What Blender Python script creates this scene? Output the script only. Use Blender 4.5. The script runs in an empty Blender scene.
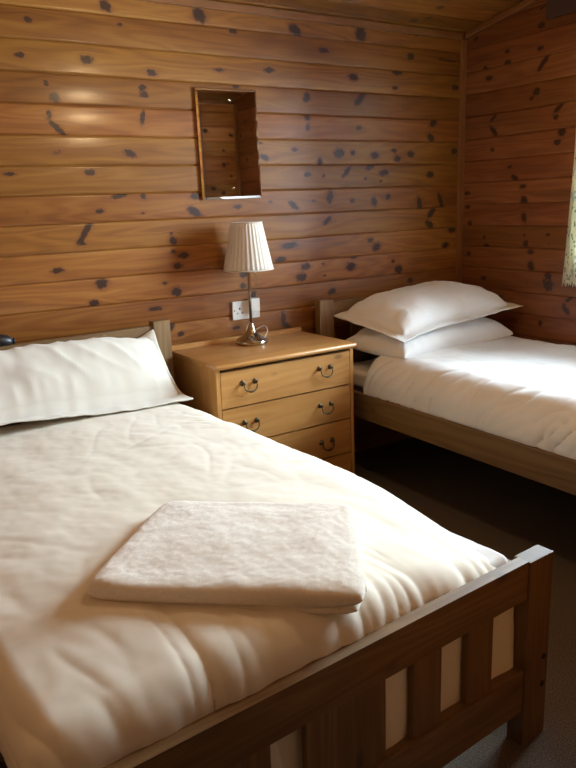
import bpy, bmesh, math, random
import numpy as np
from mathutils import Vector, Matrix

random.seed(4)
scene = bpy.context.scene
COL = scene.collection
R = math.radians
PITCH = 0.117           # board pitch of the pine cladding
PZ0 = 1.5536            # height of one board joint

# ------------------------------------------------------------------ helpers
def tag(o, label=None, cat=None, group=None, kind=None):
    if label: o['label'] = label
    if cat: o['category'] = cat
    if group: o['group'] = group
    if kind: o['kind'] = kind
    return o

def empty(name, loc=(0, 0, 0), rotz=0.0):
    o = bpy.data.objects.new(name, None)
    o.location = loc
    o.rotation_euler = (0, 0, rotz)
    o.empty_display_size = 0.05
    COL.objects.link(o)
    return o

def link_mesh(name, me, mat=None, parent=None, smooth=False):
    o = bpy.data.objects.new(name, me)
    if mat: me.materials.append(mat)
    if smooth:
        for p in me.polygons: p.use_smooth = True
    COL.objects.link(o)
    if parent: o.parent = parent
    return o

def obj(name, bm, mat=None, parent=None, smooth=False, bevel=0.0, seg=2):
    if bevel > 0:
        bmesh.ops.bevel(bm, geom=[e for e in bm.edges if e.is_manifold and e.calc_face_angle(0) > 0.5], offset=bevel, segments=seg, profile=0.5, affect='EDGES', clamp_overlap=True)
    me = bpy.data.meshes.new(name)
    bm.to_mesh(me); bm.free()
    o = link_mesh(name, me, mat, parent, smooth)
    if bevel > 0:
        for p in me.polygons: p.use_smooth = True
        me.set_sharp_from_angle(angle=R(35))
    return o

def box(bm, x0, x1, y0, y1, z0, z1, m=None):
    vs = [bm.verts.new((x, y, z)) for z in (z0, z1) for y in (y0, y1) for x in (x0, x1)]
    for f in ((0, 2, 3, 1), (4, 5, 7, 6), (0, 1, 5, 4), (2, 6, 7, 3), (0, 4, 6, 2), (1, 3, 7, 5)):
        bm.faces.new([vs[i] for i in f])
    if m is not None:
        bmesh.ops.transform(bm, matrix=m, verts=vs)
    return vs

def boxobj(name, x0, x1, y0, y1, z0, z1, mat, parent=None, bevel=0.0, seg=2):
    bm = bmesh.new(); box(bm, x0, x1, y0, y1, z0, z1)
    return obj(name, bm, mat, parent, bevel=bevel, seg=seg)

def lathe(bm, prof, n=40, cx=0, cy=0, rfun=None, cap=True):
    rings = []
    for r, z in prof:
        ring = []
        for i in range(n):
            a = 2 * math.pi * i / n
            rr = r if rfun is None else rfun(r, z, a)
            ring.append(bm.verts.new((cx + rr * math.cos(a), cy + rr * math.sin(a), z)))
        rings.append(ring)
    for a, b in zip(rings[:-1], rings[1:]):
        for i in range(n):
            bm.faces.new((a[i], a[(i + 1) % n], b[(i + 1) % n], b[i]))
    if cap:
        bm.faces.new(list(reversed(rings[0]))); bm.faces.new(rings[-1])
    return bm

def tube(bm, pts, r, n=10, caps=True):
    pts = [Vector(p) for p in pts]
    up = Vector((0.13, 0.21, 0.97)).normalized()
    rings = []
    rr = r if isinstance(r, (list, tuple)) else [r] * len(pts)
    for i, p in enumerate(pts):
        d = (pts[min(i + 1, len(pts) - 1)] - pts[max(i - 1, 0)]).normalized()
        s = d.cross(up)
        if s.length < 1e-3: s = d.cross(Vector((1, 0, 0)))
        s.normalize(); t = s.cross(d).normalized()
        rings.append([bm.verts.new(p + rr[i] * (math.cos(2 * math.pi * k / n) * s + math.sin(2 * math.pi * k / n) * t)) for k in range(n)])
    for a, b in zip(rings[:-1], rings[1:]):
        for k in range(n):
            bm.faces.new((a[k], a[(k + 1) % n], b[(k + 1) % n], b[k]))
    if caps:
        bm.faces.new(list(reversed(rings[0]))); bm.faces.new(rings[-1])
    bmesh.ops.recalc_face_normals(bm, faces=bm.faces[:])

def spline(ctrl, n=8):
    P = [Vector(c) for c in ctrl]
    P = [2 * P[0] - P[1]] + P + [2 * P[-1] - P[-2]]
    out = []
    for i in range(1, len(P) - 2):
        for k in range(n):
            t = k / n
            a, b, c, d = P[i - 1], P[i], P[i + 1], P[i + 2]
            out.append(0.5 * ((2 * b) + (-a + c) * t + (2 * a - 5 * b + 4 * c - d) * t * t + (-a + 3 * b - 3 * c + d) * t ** 3))
    out.append(P[-2])
    return out

# numpy gradient noise for the cloth
_rng = np.random.RandomState(11)
_perm = _rng.permutation(512)
_grad = _rng.normal(size=(512, 2)); _grad /= np.linalg.norm(_grad, axis=1)[:, None]
def noise2(x, y, seed=0):
    x = np.asarray(x, float); y = np.asarray(y, float)
    xi = np.floor(x).astype(int); yi = np.floor(y).astype(int)
    fx = x - xi; fy = y - yi
    u = fx ** 3 * (fx * (fx * 6 - 15) + 10); v = fy ** 3 * (fy * (fy * 6 - 15) + 10)
    def g(ix, iy, dx, dy):
        h = _perm[(_perm[(ix + seed * 57) % 512] + iy) % 512]
        return _grad[h, 0] * dx + _grad[h, 1] * dy
    a = g(xi, yi, fx, fy); b = g(xi + 1, yi, fx - 1, fy)
    c = g(xi, yi + 1, fx, fy - 1); d = g(xi + 1, yi + 1, fx - 1, fy - 1)
    return ((a * (1 - u) + b * u) * (1 - v) + (c * (1 - u) + d * u) * v) * 1.5
def fbm(x, y, seed=0, n=3):
    s = 0; a = 1.0
    for k in range(n):
        s = s + a * noise2(x * 2 ** k, y * 2 ** k, seed + k); a *= 0.5
    return s
def ridged(x, y, seed=0):
    return 1 - np.abs(noise2(x, y, seed)) * 2.2
def sstep(a, b, x):
    t = np.clip((x - a) / (b - a), 0, 1)
    return t * t * (3 - 2 * t)

def grid_mesh(name, X, Y, Z, mat, parent=None, close=False, smooth=True, flip=False):
    n, m = X.shape
    co = np.stack([X, Y, Z], -1).reshape(-1, 3)
    i = np.arange(n * m).reshape(n, m)
    q = np.stack([i[:-1, :-1], i[1:, :-1], i[1:, 1:], i[:-1, 1:]], -1).reshape(-1, 4)
    if flip: q = q[:, ::-1]
    me = bpy.data.meshes.new(name)
    me.from_pydata(co.tolist(), [], q.tolist())
    me.update()
    return link_mesh(name, me, mat, parent, smooth)

def displaced(X, Y, Z, D):
    P = np.stack([X, Y, Z], -1)
    du = np.gradient(P, axis=0); dv = np.gradient(P, axis=1)
    N = np.cross(du, dv); N /= np.linalg.norm(N, axis=-1)[..., None] + 1e-12
    P = P + N * D[..., None]
    return P[..., 0], P[..., 1], P[..., 2]

# ------------------------------------------------------------------ materials
def newmat(name):
    m = bpy.data.materials.new(name); m.use_nodes = True
    nt = m.node_tree
    return m, nt, nt.nodes['Principled BSDF']

def N(nt, typ, **kw):
    n = nt.nodes.new(typ)
    for k, v in kw.items():
        if k.startswith('i_'):
            n.inputs[k[2:].replace('_', ' ')].default_value = v
        else:
            setattr(n, k, v)
    return n

def math_node(nt, op, a=None, b=None, c=None):
    n = nt.nodes.new('ShaderNodeMath'); n.operation = op
    for i, v in enumerate((a, b, c)):
        if v is None: continue
        if isinstance(v, (int, float)): n.inputs[i].default_value = v
        else: nt.links.new(v, n.inputs[i])
    return n.outputs[0]

def ramp(nt, fac, stops, interp='LINEAR'):
    n = nt.nodes.new('ShaderNodeValToRGB'); n.color_ramp.interpolation = interp
    el = n.color_ramp.elements
    while len(el) < len(stops): el.new(0.5)
    for e, (p, c) in zip(el, stops):
        e.position = p; e.color = (*c, 1)
    nt.links.new(fac, n.inputs[0])
    return n.outputs[0]

def mixc(nt, fac, a, b, mode='MIX'):
    n = nt.nodes.new('ShaderNodeMix'); n.data_type = 'RGBA'; n.blend_type = mode
    if isinstance(fac, (int, float)): n.inputs[0].default_value = fac
    else: nt.links.new(fac, n.inputs[0])
    for i, v in ((6, a), (7, b)):
        if isinstance(v, tuple): n.inputs[i].default_value = (*v, 1)
        else: nt.links.new(v, n.inputs[i])
    return n.outputs[2]

def combine(nt, x, y, z):
    n = nt.nodes.new('ShaderNodeCombineXYZ')
    for i, v in enumerate((x, y, z)):
        if isinstance(v, (int, float)): n.inputs[i].default_value = v
        else: nt.links.new(v, n.inputs[i])
    return n.outputs[0]

def noise_node(nt, vec, scale=1.0, detail=3, rough=0.5, dist=0.0):
    n = nt.nodes.new('ShaderNodeTexNoise')
    n.inputs['Scale'].default_value = scale; n.inputs['Detail'].default_value = detail
    n.inputs['Roughness'].default_value = rough; n.inputs['Distortion'].default_value = dist
    nt.links.new(vec, n.inputs['Vector'])
    return n.outputs['Fac']

def bump(nt, bsdf, h, strength=0.2, dist=0.01):
    b = nt.nodes.new('ShaderNodeBump'); b.inputs['Strength'].default_value = strength
    b.inputs['Distance'].default_value = dist
    nt.links.new(h, b.inputs['Height']); nt.links.new(b.outputs[0], bsdf.inputs['Normal'])

def wood_core(nt, along, across, rnd, warp=None, dark=(0.30, 0.115, 0.03), mid=(0.5, 0.23, 0.068), light=(0.64, 0.36, 0.13), fine=1.0):
    """pine figure: cathedral bands + fine fibre; returns colour socket and fibre height"""
    a2 = math_node(nt, 'MULTIPLY_ADD', rnd, 37.0, along)
    ac = math_node(nt, 'MULTIPLY_ADD', rnd, 5.3, across)
    if warp is not None: ac = math_node(nt, 'ADD', ac, warp)
    v1 = combine(nt, math_node(nt, 'MULTIPLY', a2, 0.9), math_node(nt, 'MULTIPLY', ac, 9.0), math_node(nt, 'MULTIPLY', rnd, 20.0))
    n1 = noise_node(nt, v1, 1.0, 2, 0.45, 0.25)
    bands = math_node(nt, 'SINE', math_node(nt, 'MULTIPLY', n1, 62.0))
    bands = math_node(nt, 'MULTIPLY_ADD', bands, 0.5, 0.5)
    v2 = combine(nt, math_node(nt, 'MULTIPLY', a2, 5.0 * fine), math_node(nt, 'MULTIPLY', ac, 220.0 * fine), rnd)
    n2 = noise_node(nt, v2, 1.0, 3, 0.6)
    v3 = combine(nt, math_node(nt, 'MULTIPLY', a2, 1.1), math_node(nt, 'MULTIPLY', ac, 14.0), rnd)
    n3 = noise_node(nt, v3, 1.0, 2, 0.5)
    f = math_node(nt, 'ADD', math_node(nt, 'MULTIPLY', bands, 0.16), math_node(nt, 'MULTIPLY', n2, 0.36))
    f = math_node(nt, 'ADD', f, math_node(nt, 'MULTIPLY', n3, 0.62))
    c = ramp(nt, f, [(0.30, light), (0.56, mid), (0.82, dark)])
    return c, n2

def cladding_material(name, seed, tint=(1, 1, 1)):
    """varnished knotty pine boards; u of the UV map runs along the boards, v across them"""
    m, nt, b = newmat(name)
    uv = N(nt, 'ShaderNodeUVMap'); uv.uv_map = 'board'
    sep = N(nt, 'ShaderNodeSeparateXYZ'); nt.links.new(uv.outputs[0], sep.inputs[0])
    u, v = sep.outputs[0], sep.outputs[1]
    idx = math_node(nt, 'FLOOR', v)
    wn = N(nt, 'ShaderNodeTexWhiteNoise', noise_dimensions='1D')
    nt.links.new(math_node(nt, 'ADD', idx, seed), wn.inputs['W'])
    rnd = wn.outputs['Value']
    kn = N(nt, 'ShaderNodeAttribute', attribute_name='knot').outputs['Fac']
    wp = N(nt, 'ShaderNodeAttribute', attribute_name='warp').outputs['Fac']
    across = math_node(nt, 'MULTIPLY', v, PITCH)
    c, fib = wood_core(nt, u, across, rnd, wp)
    # each board its own depth of colour
    wn2 = N(nt, 'ShaderNodeTexWhiteNoise', noise_dimensions='1D')
    nt.links.new(math_node(nt, 'ADD', idx, seed + 31.7), wn2.inputs['W'])
    hsv = N(nt, 'ShaderNodeHueSaturation')
    nt.links.new(c, hsv.inputs['Color'])
    nt.links.new(math_node(nt, 'MULTIPLY_ADD', wn2.outputs['Value'], 0.50, 0.70), hsv.inputs['Value'])
    nt.links.new(math_node(nt, 'MULTIPLY_ADD', rnd, 0.016, 0.492), hsv.inputs['Hue'])
    nt.links.new(math_node(nt, 'MULTIPLY_ADD', wn2.outputs['Value'], -0.12, 1.05), hsv.inputs['Saturation'])
    c = hsv.outputs[0]
    c = mixc(nt, 1.0, c, tint, 'MULTIPLY')
    # random small pin knots everywhere
    # knots
    kjit = math_node(nt, 'ADD', kn, math_node(nt, 'MULTIPLY', math_node(nt, 'SUBTRACT', noise_node(nt, combine(nt, math_node(nt, 'MULTIPLY', u, 60.0), math_node(nt, 'MULTIPLY', across, 60.0), 0.0), 1.0, 3, 0.6), 0.5), 0.9))
    halo = ramp(nt, kjit, [(0.15, (0, 0, 0)), (0.75, (1, 1, 1))])
    core = ramp(nt, kjit, [(0.50, (0, 0, 0)), (0.76, (1, 1, 1))])
    c = mixc(nt, math_node(nt, 'MULTIPLY', halo, 0.62), c, (0.17, 0.05, 0.016))
    c = mixc(nt, math_node(nt, 'MULTIPLY', core, 0.92), c, (0.022, 0.008, 0.004))
    nt.links.new(c, b.inputs['Base Color'])
    b.inputs['Roughness'].default_value = 0.42
    b.inputs['Specular IOR Level'].default_value = 0.35
    b.inputs['Coat Weight'].default_value = 0.6
    b.inputs['Coat Roughness'].default_value = 0.2
    big = noise_node(nt, combine(nt, math_node(nt, 'MULTIPLY', u, 3.0), math_node(nt, 'MULTIPLY', across, 30.0), rnd), 1.0, 2, 0.5)
    hsum = math_node(nt, 'ADD', math_node(nt, 'MULTIPLY', fib, 0.35), big)
    bump(nt, b, hsum, 0.22, 0.0025)
    return m

def pine_material(name, axis, dark, mid, light, rough=0.45, coat=0.2, scale=1.0):
    """furniture pine, grain along a local axis"""
    m, nt, b = newmat(name)
    tc = N(nt, 'ShaderNodeTexCoord'); sep = N(nt, 'ShaderNodeSeparateXYZ')
    nt.links.new(tc.outputs['Object'], sep.inputs[0])
    oi = N(nt, 'ShaderNodeObjectInfo')
    o = [sep.outputs[0], sep.outputs[1], sep.outputs[2]]
    al = o[axis]; r = [o[i] for i in range(3) if i != axis]
    ac = math_node(nt, 'ADD', r[0], math_node(nt, 'MULTIPLY', r[1], 0.83))
    c, fib = wood_core(nt, al, ac, oi.outputs['Random'], None, dark, mid, light)
    vor = N(nt, 'ShaderNodeTexVoronoi', voronoi_dimensions='3D')
    vv = combine(nt, math_node(nt, 'MULTIPLY_ADD', oi.outputs['Random'], 31.0, math_node(nt, 'MULTIPLY', al, 4.2)), math_node(nt, 'MULTIPLY', r[0], 9.0), math_node(nt, 'MULTIPLY', r[1], 9.0))
    nt.links.new(vv, vor.inputs['Vector']); vor.inputs['Scale'].default_value = 1.0
    k = ramp(nt, vor.outputs['Distance'], [(0.05, (1, 1, 1)), (0.14, (0, 0, 0))])
    c = mixc(nt, math_node(nt, 'MULTIPLY', k, 0.65), c, (dark[0] * .35, dark[1] * .3, dark[2] * .3))
    nt.links.new(c, b.inputs['Base Color'])
    b.inputs['Roughness'].default_value = rough
    b.inputs['Coat Weight'].default_value = coat; b.inputs['Coat Roughness'].default_value = 0.3
    bump(nt, b, fib, 0.12, 0.0015)
    return m

def cloth_material(name, col, rough=0.9, sheen=0.25, weave=900.0, wstr=0.05):
    m, nt, b = newmat(name)
    tc = N(nt, 'ShaderNodeTexCoord')
    mp = N(nt, 'ShaderNodeMapping'); nt.links.new(tc.outputs['Object'], mp.inputs[0])
    n = noise_node(nt, mp.outputs[0], weave, 2, 0.6)
    n2 = noise_node(nt, mp.outputs[0], 38.0, 4, 0.6)
    h = math_node(nt, 'ADD', math_node(nt, 'MULTIPLY', n, 0.15), n2)
    var = noise_node(nt, mp.outputs[0], 6.0, 2, 0.5)
    c = mixc(nt, var, (col[0] * .96, col[1] * .96, col[2] * .95), col)
    nt.links.new(c, b.inputs['Base Color'])
    b.inputs['Roughness'].default_value = rough
    b.inputs['Sheen Weight'].default_value = sheen; b.inputs['Sheen Roughness'].default_value = 0.5
    b.inputs['Specular IOR Level'].default_value = 0.25
    bump(nt, b, h, wstr, 0.004)
    return m

def plain(name, col, rough=0.5, metal=0.0, spec=0.5, coat=0.0):
    m, nt, b = newmat(name)
    tc = N(nt, 'ShaderNodeTexCoord')
    n = noise_node(nt, tc.outputs['Object'], 55.0, 3, 0.6)
    nt.links.new(mixc(nt, n, tuple(c * 0.9 for c in col), col), b.inputs['Base Color'])
    nt.links.new(math_node(nt, 'MULTIPLY_ADD', n, 0.1, max(rough - 0.05, 0.01)), b.inputs['Roughness'])
    b.inputs['Metallic'].default_value = metal; b.inputs['Specular IOR Level'].default_value = spec
    b.inputs['Coat Weight'].default_value = coat
    return m
SKY, BULB, EXPO = 66.0, 11.0, 0.2
KB= [(-2.024,2.171,0.0223,0.0142,-0.64),(-2.339,2.092,0.0147,0.0089,-0.0),(-1.971,2.108,0.0108,0.0063,-0.0),(-2.384,1.962,0.0167,0.009,-0.0),(-2.123,1.963,0.023,0.0126,-0.0),(-1.846,1.93,0.0202,0.0111,-0.15),(-2.297,1.864,0.0107,0.0084,-0.5),(-2.268,1.812,0.0185,0.0148,-0.5),(-1.894,1.869,0.0163,0.01,-0.0),(-1.889,1.838,0.0163,0.0089,-0.0),(-2.296,1.751,0.0088,0.0105,-0.0),(-2.272,1.699,0.0393,0.0087,-0.71),(-1.904,1.747,0.0088,0.0249,-0.19),(-1.974,1.601,0.0246,0.0115,-0.32),(-2.282,1.606,0.0246,0.0054,-0.0),(-2.156,1.525,0.0188,0.0111,-0.0),(-2.477,1.52,0.0231,0.0063,-0.0),(-2.128,1.368,0.0168,0.008,-0.0),(-1.929,1.424,0.0102,0.0105,-0.0),(-1.938,1.354,0.009,0.0047,-0.0),(-2.196,1.289,0.0485,0.0105,0.94),(-2.222,1.241,0.0164,0.0092,-0.34),(-2.333,1.133,0.0228,0.0091,-0.0),(-2.151,1.064,0.022,0.0178,-0.0),(-2.194,0.982,0.0182,0.0119,-0.0),(-2.037,1.427,0.0321,0.0081,0.13),(-2.428,1.371,0.0054,0.0033,-0.0),(-1.606,2.177,0.03,0.0206,-0.61),(-1.439,2.128,0.0185,0.0092,-0.0),(-1.261,1.976,0.0228,0.0109,-0.0),(-1.52,1.96,0.0238,0.007,-0.0),(-1.14,2.222,0.0263,0.0143,-0.0),(-1.108,2.161,0.0297,0.0183,-0.42),(-1.442,1.895,0.0144,0.0071,-0.0),(-1.05,1.874,0.013,0.0139,-0.0),(-1.052,1.772,0.0131,0.0115,-0.0),(-1.051,1.727,0.0115,0.0116,-0.0),(-1.133,1.625,0.0178,0.0077,-0.0),(-1.305,1.588,0.0227,0.0104,-0.29),(-1.323,1.652,0.0091,0.005,-0.0),(-1.689,1.35,0.0325,0.014,-0.47),(-1.677,1.418,0.025,0.0122,-0.0),(-1.813,1.257,0.0094,0.0061,-0.0),(-1.806,1.225,0.0149,0.0135,-0.0),(-1.759,1.158,0.0248,0.0112,-0.0),(-1.807,1.177,0.0109,0.0074,-0.0),(-1.79,1.111,0.0192,0.0113,-0.0),(-1.806,0.995,0.0206,0.0165,-0.0),(-1.859,1.037,0.0108,0.0062,-0.0),(-1.914,0.929,0.0347,0.0075,-0.0),(-1.464,1.365,0.0179,0.0089,-0.0),(-1.284,1.383,0.0126,0.0065,-0.0),(-1.15,1.362,0.0273,0.0117,-0.6),(-1.184,1.168,0.0427,0.0123,0.07),(-1.236,1.103,0.026,0.0109,-0.0),(-1.08,1.057,0.0205,0.0126,-0.0),(-1.116,1.004,0.0237,0.0168,-0.0),(-1.451,1.045,0.0214,0.012,-0.0),(-1.458,0.992,0.0153,0.0107,-0.0),(-1.4,0.942,0.0141,0.0122,-0.0),(-1.851,0.839,0.0342,0.0134,0.93),(-1.233,0.81,0.0116,0.0254,-0.0),(-1.221,0.773,0.0226,0.0119,-0.46),(-1.507,0.791,0.0184,0.0068,-0.0),(-0.717,2.174,0.0256,0.0241,-0.26),(-0.765,2.208,0.0104,0.0063,-0.0),(-0.722,2.205,0.021,0.0254,-0.0),(-0.773,2.276,0.024,0.0062,-0.0),(-0.947,2.086,0.0265,0.01,-0.0),(-0.386,2.096,0.0232,0.0135,-0.0),(-0.345,2.209,0.0116,0.008,-0.0),(-0.247,2.281,0.0119,0.0067,-0.0),(-0.766,1.974,0.0261,0.0132,-0.13),(-0.478,2.012,0.0247,0.0094,-0.0),(-0.493,1.938,0.0171,0.0081,-0.0),(-0.06,1.961,0.0191,0.0129,-0.0),(-1.053,1.861,0.0186,0.0123,0.42),(-0.727,1.871,0.0337,0.0145,0.72),(-0.735,1.734,0.018,0.0081,-0.0),(-0.219,1.771,0.0256,0.0138,0.53),(-0.238,1.695,0.0257,0.0138,-0.53),(-0.143,2.099,0.0907,0.0056,-0.04),(-0.865,1.609,0.0262,0.0188,-0.0),(-0.776,1.612,0.0143,0.0095,-0.0),(-0.634,1.6,0.0224,0.0139,-0.0),(-0.477,1.583,0.0195,0.0128,-0.0),(-0.501,1.625,0.0155,0.0085,-0.0),(-0.383,1.606,0.022,0.0129,-0.0),(-0.983,1.566,0.0119,0.0186,-0.0),(-1.06,1.508,0.02,0.0093,-0.0),(-0.964,1.501,0.0103,0.0067,-0.0),(-0.817,1.519,0.0311,0.0098,0.74),(-0.668,1.54,0.0235,0.0116,0.27),(-0.57,1.512,0.0266,0.0129,0.13),(-0.696,1.485,0.0092,0.0084,-0.0),(-0.239,1.5,0.0229,0.0134,-0.0),(-0.593,1.469,0.0095,0.0057,-0.0),(-1.026,1.381,0.0119,0.0068,-0.0),(-0.926,1.396,0.0153,0.0255,-0.28),(-0.784,1.372,0.0127,0.0098,-0.0),(-0.638,1.365,0.0148,0.0209,0.27),(-0.544,1.387,0.0155,0.013,-0.0),(-0.316,1.344,0.0138,0.0323,0.33),(-0.158,1.358,0.0118,0.0386,0.46),(-0.946,1.28,0.0273,0.0093,0.59),(-0.227,1.293,0.0359,0.0133,0.71),(-0.241,1.228,0.0279,0.0136,-0.4),(-0.666,1.166,0.0171,0.0102,-0.0),(-0.624,1.129,0.0226,0.0169,0.27),(-0.114,1.108,0.0221,0.0126,-0.0),(-0.063,1.193,0.0222,0.0142,-0.0),(-0.801,1.036,0.024,0.0175,-0.0),(-0.776,1.083,0.0186,0.0073,-0.0),(-1.085,1.057,0.0239,0.0126,-0.0),(-0.507,1.043,0.012,0.0076,-0.0),(-0.467,0.996,0.0223,0.0169,-0.0),(-0.979,1.061,0.0088,0.0043,-0.0),(-0.972,1.003,0.0088,0.0043,-0.0),(-0.382,0.928,0.0166,0.0125,-0.0),(-0.928,0.916,0.0211,0.012,0.29),(-0.057,1.625,0.0195,0.0135,-0.0)]
KR= [(-0.09,2.194,0.015,0.0094,-3.14),(-0.308,2.095,0.0151,0.009,-3.14),(-0.313,2.04,0.0165,0.0091,-3.14),(-0.161,2.034,0.0132,0.0125,-3.14),(-0.192,1.983,0.0204,0.0094,-3.14),(-0.519,2.175,0.0199,0.0123,-3.14),(-0.516,2.07,0.0176,0.0096,-3.14),(-0.539,2.001,0.0384,0.0105,2.31),(-0.506,1.871,0.0192,0.0148,-3.14),(-0.475,1.841,0.0117,0.008,-3.14),(-0.226,1.776,0.0229,0.0089,2.51),(-0.232,1.712,0.0298,0.0118,-2.42),(-0.641,1.777,0.0274,0.0099,2.47),(-0.629,1.736,0.0134,0.0098,-3.14),(-0.668,1.662,0.0205,0.0156,-3.14),(-0.643,1.617,0.0171,0.0109,-3.14),(-0.229,1.616,0.0132,0.0087,-3.14),(-0.518,2.252,0.0169,0.0049,2.87),(-0.353,1.518,0.0133,0.0076,-3.14),(-0.386,1.461,0.0218,0.011,-2.72),(-0.444,1.414,0.0193,0.0088,-3.14),(-0.454,1.341,0.0176,0.0204,-3.0),(-0.46,1.256,0.0143,0.0234,2.93),(-0.053,1.394,0.0171,0.0096,-3.14),(-0.058,1.316,0.0171,0.0096,-3.14),(-0.078,1.222,0.0129,0.016,2.88),(-0.19,1.149,0.0109,0.0082,-3.14),(-0.205,1.104,0.0181,0.0082,-3.14),(-0.076,1.054,0.0172,0.0099,-3.14),(-0.468,1.162,0.0097,0.0077,-3.14),(-0.479,1.12,0.0142,0.0146,2.86),(-0.513,1.077,0.0191,0.0103,-3.14),(-0.518,1.002,0.0159,0.0248,3.0),(-0.617,1.167,0.0121,0.0075,-3.14),(-0.625,1.121,0.0091,0.005,-3.14),(-0.194,0.919,0.0184,0.0112,-3.14),(-0.63,0.959,0.0183,0.0153,-3.14),(-0.636,0.909,0.0244,0.023,-3.14),(-0.606,0.93,0.0093,0.0077,-3.14),(-0.762,0.848,0.021,0.0078,2.68),(-0.735,0.822,0.0088,0.0063,-3.14),(-0.75,0.793,0.0235,0.0121,-2.51),(-0.321,0.824,0.0158,0.0083,-3.14),(-0.595,0.707,0.011,0.0132,-3.14)]

# ------------------------------------------------------------------ material set
WALL_TINT = (0.50, 0.395, 0.18)
RIGHT_HAZE_TINT = (0.40, 0.285, 0.26)  # purplish cast of haze and flare put into the board tint
M = {}
M['clad_back'] = cladding_material('varnished_pine_cladding', 3.0, WALL_TINT)
M['clad_right'] = cladding_material('varnished_pine_cladding_hazed', 47.0, RIGHT_HAZE_TINT)
M['clad_front'] = cladding_material('lit_pine_cladding', 63.0, (.88, .75, .50))  # tint lightened: bulb and grazing window light put into the board colour
M['clad_ceiling'] = cladding_material('varnished_pine_ceiling', 91.0, WALL_TINT)
TD, TM, TL = (0.16, 0.06, 0.018), (0.22, 0.09, 0.028), (0.28, 0.13, 0.045)
for i, ax in enumerate('xyz'):
    M['trim_' + ax] = pine_material('trim_pine_' + ax, i, TD, TM, TL, 0.4, 0.3)
BD, BM_, BL = (0.11, 0.056, 0.017), (0.18, 0.097, 0.031), (0.25, 0.147, 0.053)
for i, ax in enumerate('xyz'):
    M['bed_' + ax] = pine_material('bed_pine_' + ax, i, BD, BM_, BL, 0.5, 0.1)
CD, CM, CL = (0.37, 0.165, 0.043), (0.48, 0.235, 0.068), (0.55, 0.295, 0.098)
for i, ax in enumerate('xyz'):
    M['chest_' + ax] = pine_material('chest_pine_' + ax, i, CD, CM, CL, 0.38, 0.25)
M['end_grain'] = plain('end_grain_pine', (0.15, 0.108, 0.07), 0.6)
M['gap'] = plain('dark_carcass_gap', (0.10, 0.05, 0.02), 0.7)
M['brass'] = plain('antique_brass', (0.10, 0.075, 0.042), 0.38, 0.85)
M['bolt'] = plain('dark_steel', (0.03, 0.03, 0.03), 0.4, 0.7)
M['duvet'] = cloth_material('white_cotton_warm_lit', (0.835, 0.785, 0.66))  # white cotton with the warm room light put into its colour
M['duvet_white'] = cloth_material('white_cotton', (0.80, 0.80, 0.79))
M['pale_pine'] = pine_material('pale_door_pine', 2, (0.50, 0.30, 0.14), (0.66, 0.44, 0.23), (0.72, 0.50, 0.28), 0.4, 0.2)
M['dark_pelmet'] = plain('dark_stained_pelmet', (0.07, 0.04, 0.035), 0.4)
M['pillow'] = cloth_material('white_pillow_cotton', (0.72, 0.69, 0.615))
M['pillow_white'] = cloth_material('bright_white_pillow_cotton', (0.84, 0.84, 0.835))
M['sheet'] = cloth_material('fitted_sheet_cotton', (0.74, 0.73, 0.70))
M['mattress'] = plain('grey_mattress_ticking', (0.10, 0.095, 0.095), 0.85)
M['piping'] = plain('pale_mattress_piping', (0.55, 0.54, 0.52), 0.8)
M['slat_base'] = plain('raw_pine_slats', (0.45, 0.30, 0.16), 0.7)
M['steel'] = plain('brushed_nickel', (0.55, 0.52, 0.48), 0.16, 1.0)
M['chrome'] = plain('mirror_screw_chrome', (0.8, 0.8, 0.8), 0.12, 1.0)
M['white_plastic'] = plain('white_plastic', (0.78, 0.77, 0.73), 0.35)
M['dark_plastic'] = plain('black_plastic', (0.012, 0.012, 0.014), 0.35)
M['hole'] = plain('socket_slots', (0.02, 0.02, 0.02), 0.6)
M['white_paint'] = plain('white_gloss_paint', (0.75, 0.75, 0.72), 0.3)

def carpet_material():
    m, nt, b = newmat('brown_grey_carpet')
    tc = N(nt, 'ShaderNodeTexCoord')
    n1 = noise_node(nt, tc.outputs['Object'], 260.0, 3, 0.7)
    n2 = noise_node(nt, tc.outputs['Object'], 7.0, 3, 0.5)
    c = ramp(nt, n1, [(0.36, (0.065, 0.048, 0.034)), (0.52, (0.14, 0.108, 0.08)), (0.66, (0.27, 0.215, 0.165))])
    c = mixc(nt, math_node(nt, 'MULTIPLY', n2, 0.35), c, (0.115, 0.088, 0.065))
    nt.links.new(c, b.inputs['Base Color'])
    b.inputs['Roughness'].default_value = 0.95; b.inputs['Specular IOR Level'].default_value = 0.1
    bump(nt, b, n1, 0.7, 0.006)
    return m
M['carpet'] = carpet_material()

def mirror_material():
    m, nt, b = newmat('silvered_glass')
    tc = N(nt, 'ShaderNodeTexCoord')
    n = noise_node(nt, tc.outputs['Object'], 9.0, 2, 0.5)
    nt.links.new(math_node(nt, 'MULTIPLY_ADD', n, 0.02, 0.008), b.inputs['Roughness'])
    b.inputs['Base Color'].default_value = (0.84, 0.85, 0.87, 1); b.inputs['Metallic'].default_value = 1.0
    return m
M['mirror'] = mirror_material()

def towel_material():
    m, nt, b = newmat('cream_terry')
    tc = N(nt, 'ShaderNodeTexCoord')
    n1 = noise_node(nt, tc.outputs['Object'], 520.0, 3, 0.75)
    n2 = noise_node(nt, tc.outputs['Object'], 130.0, 3, 0.6)
    h = math_node(nt, 'ADD', n1, math_node(nt, 'MULTIPLY', n2, 0.6))
    c = ramp(nt, h, [(0.55, (0.78, 0.715, 0.595)), (1.25, (0.91, 0.865, 0.765))])
    nt.links.new(c, b.inputs['Base Color'])
    b.inputs['Roughness'].default_value = 1.0; b.inputs['Sheen Weight'].default_value = 0.5
    b.inputs['Specular IOR Level'].default_value = 0.05
    bump(nt, b, h, 0.28, 0.005)
    return m
M['towel'] = towel_material()

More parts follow.
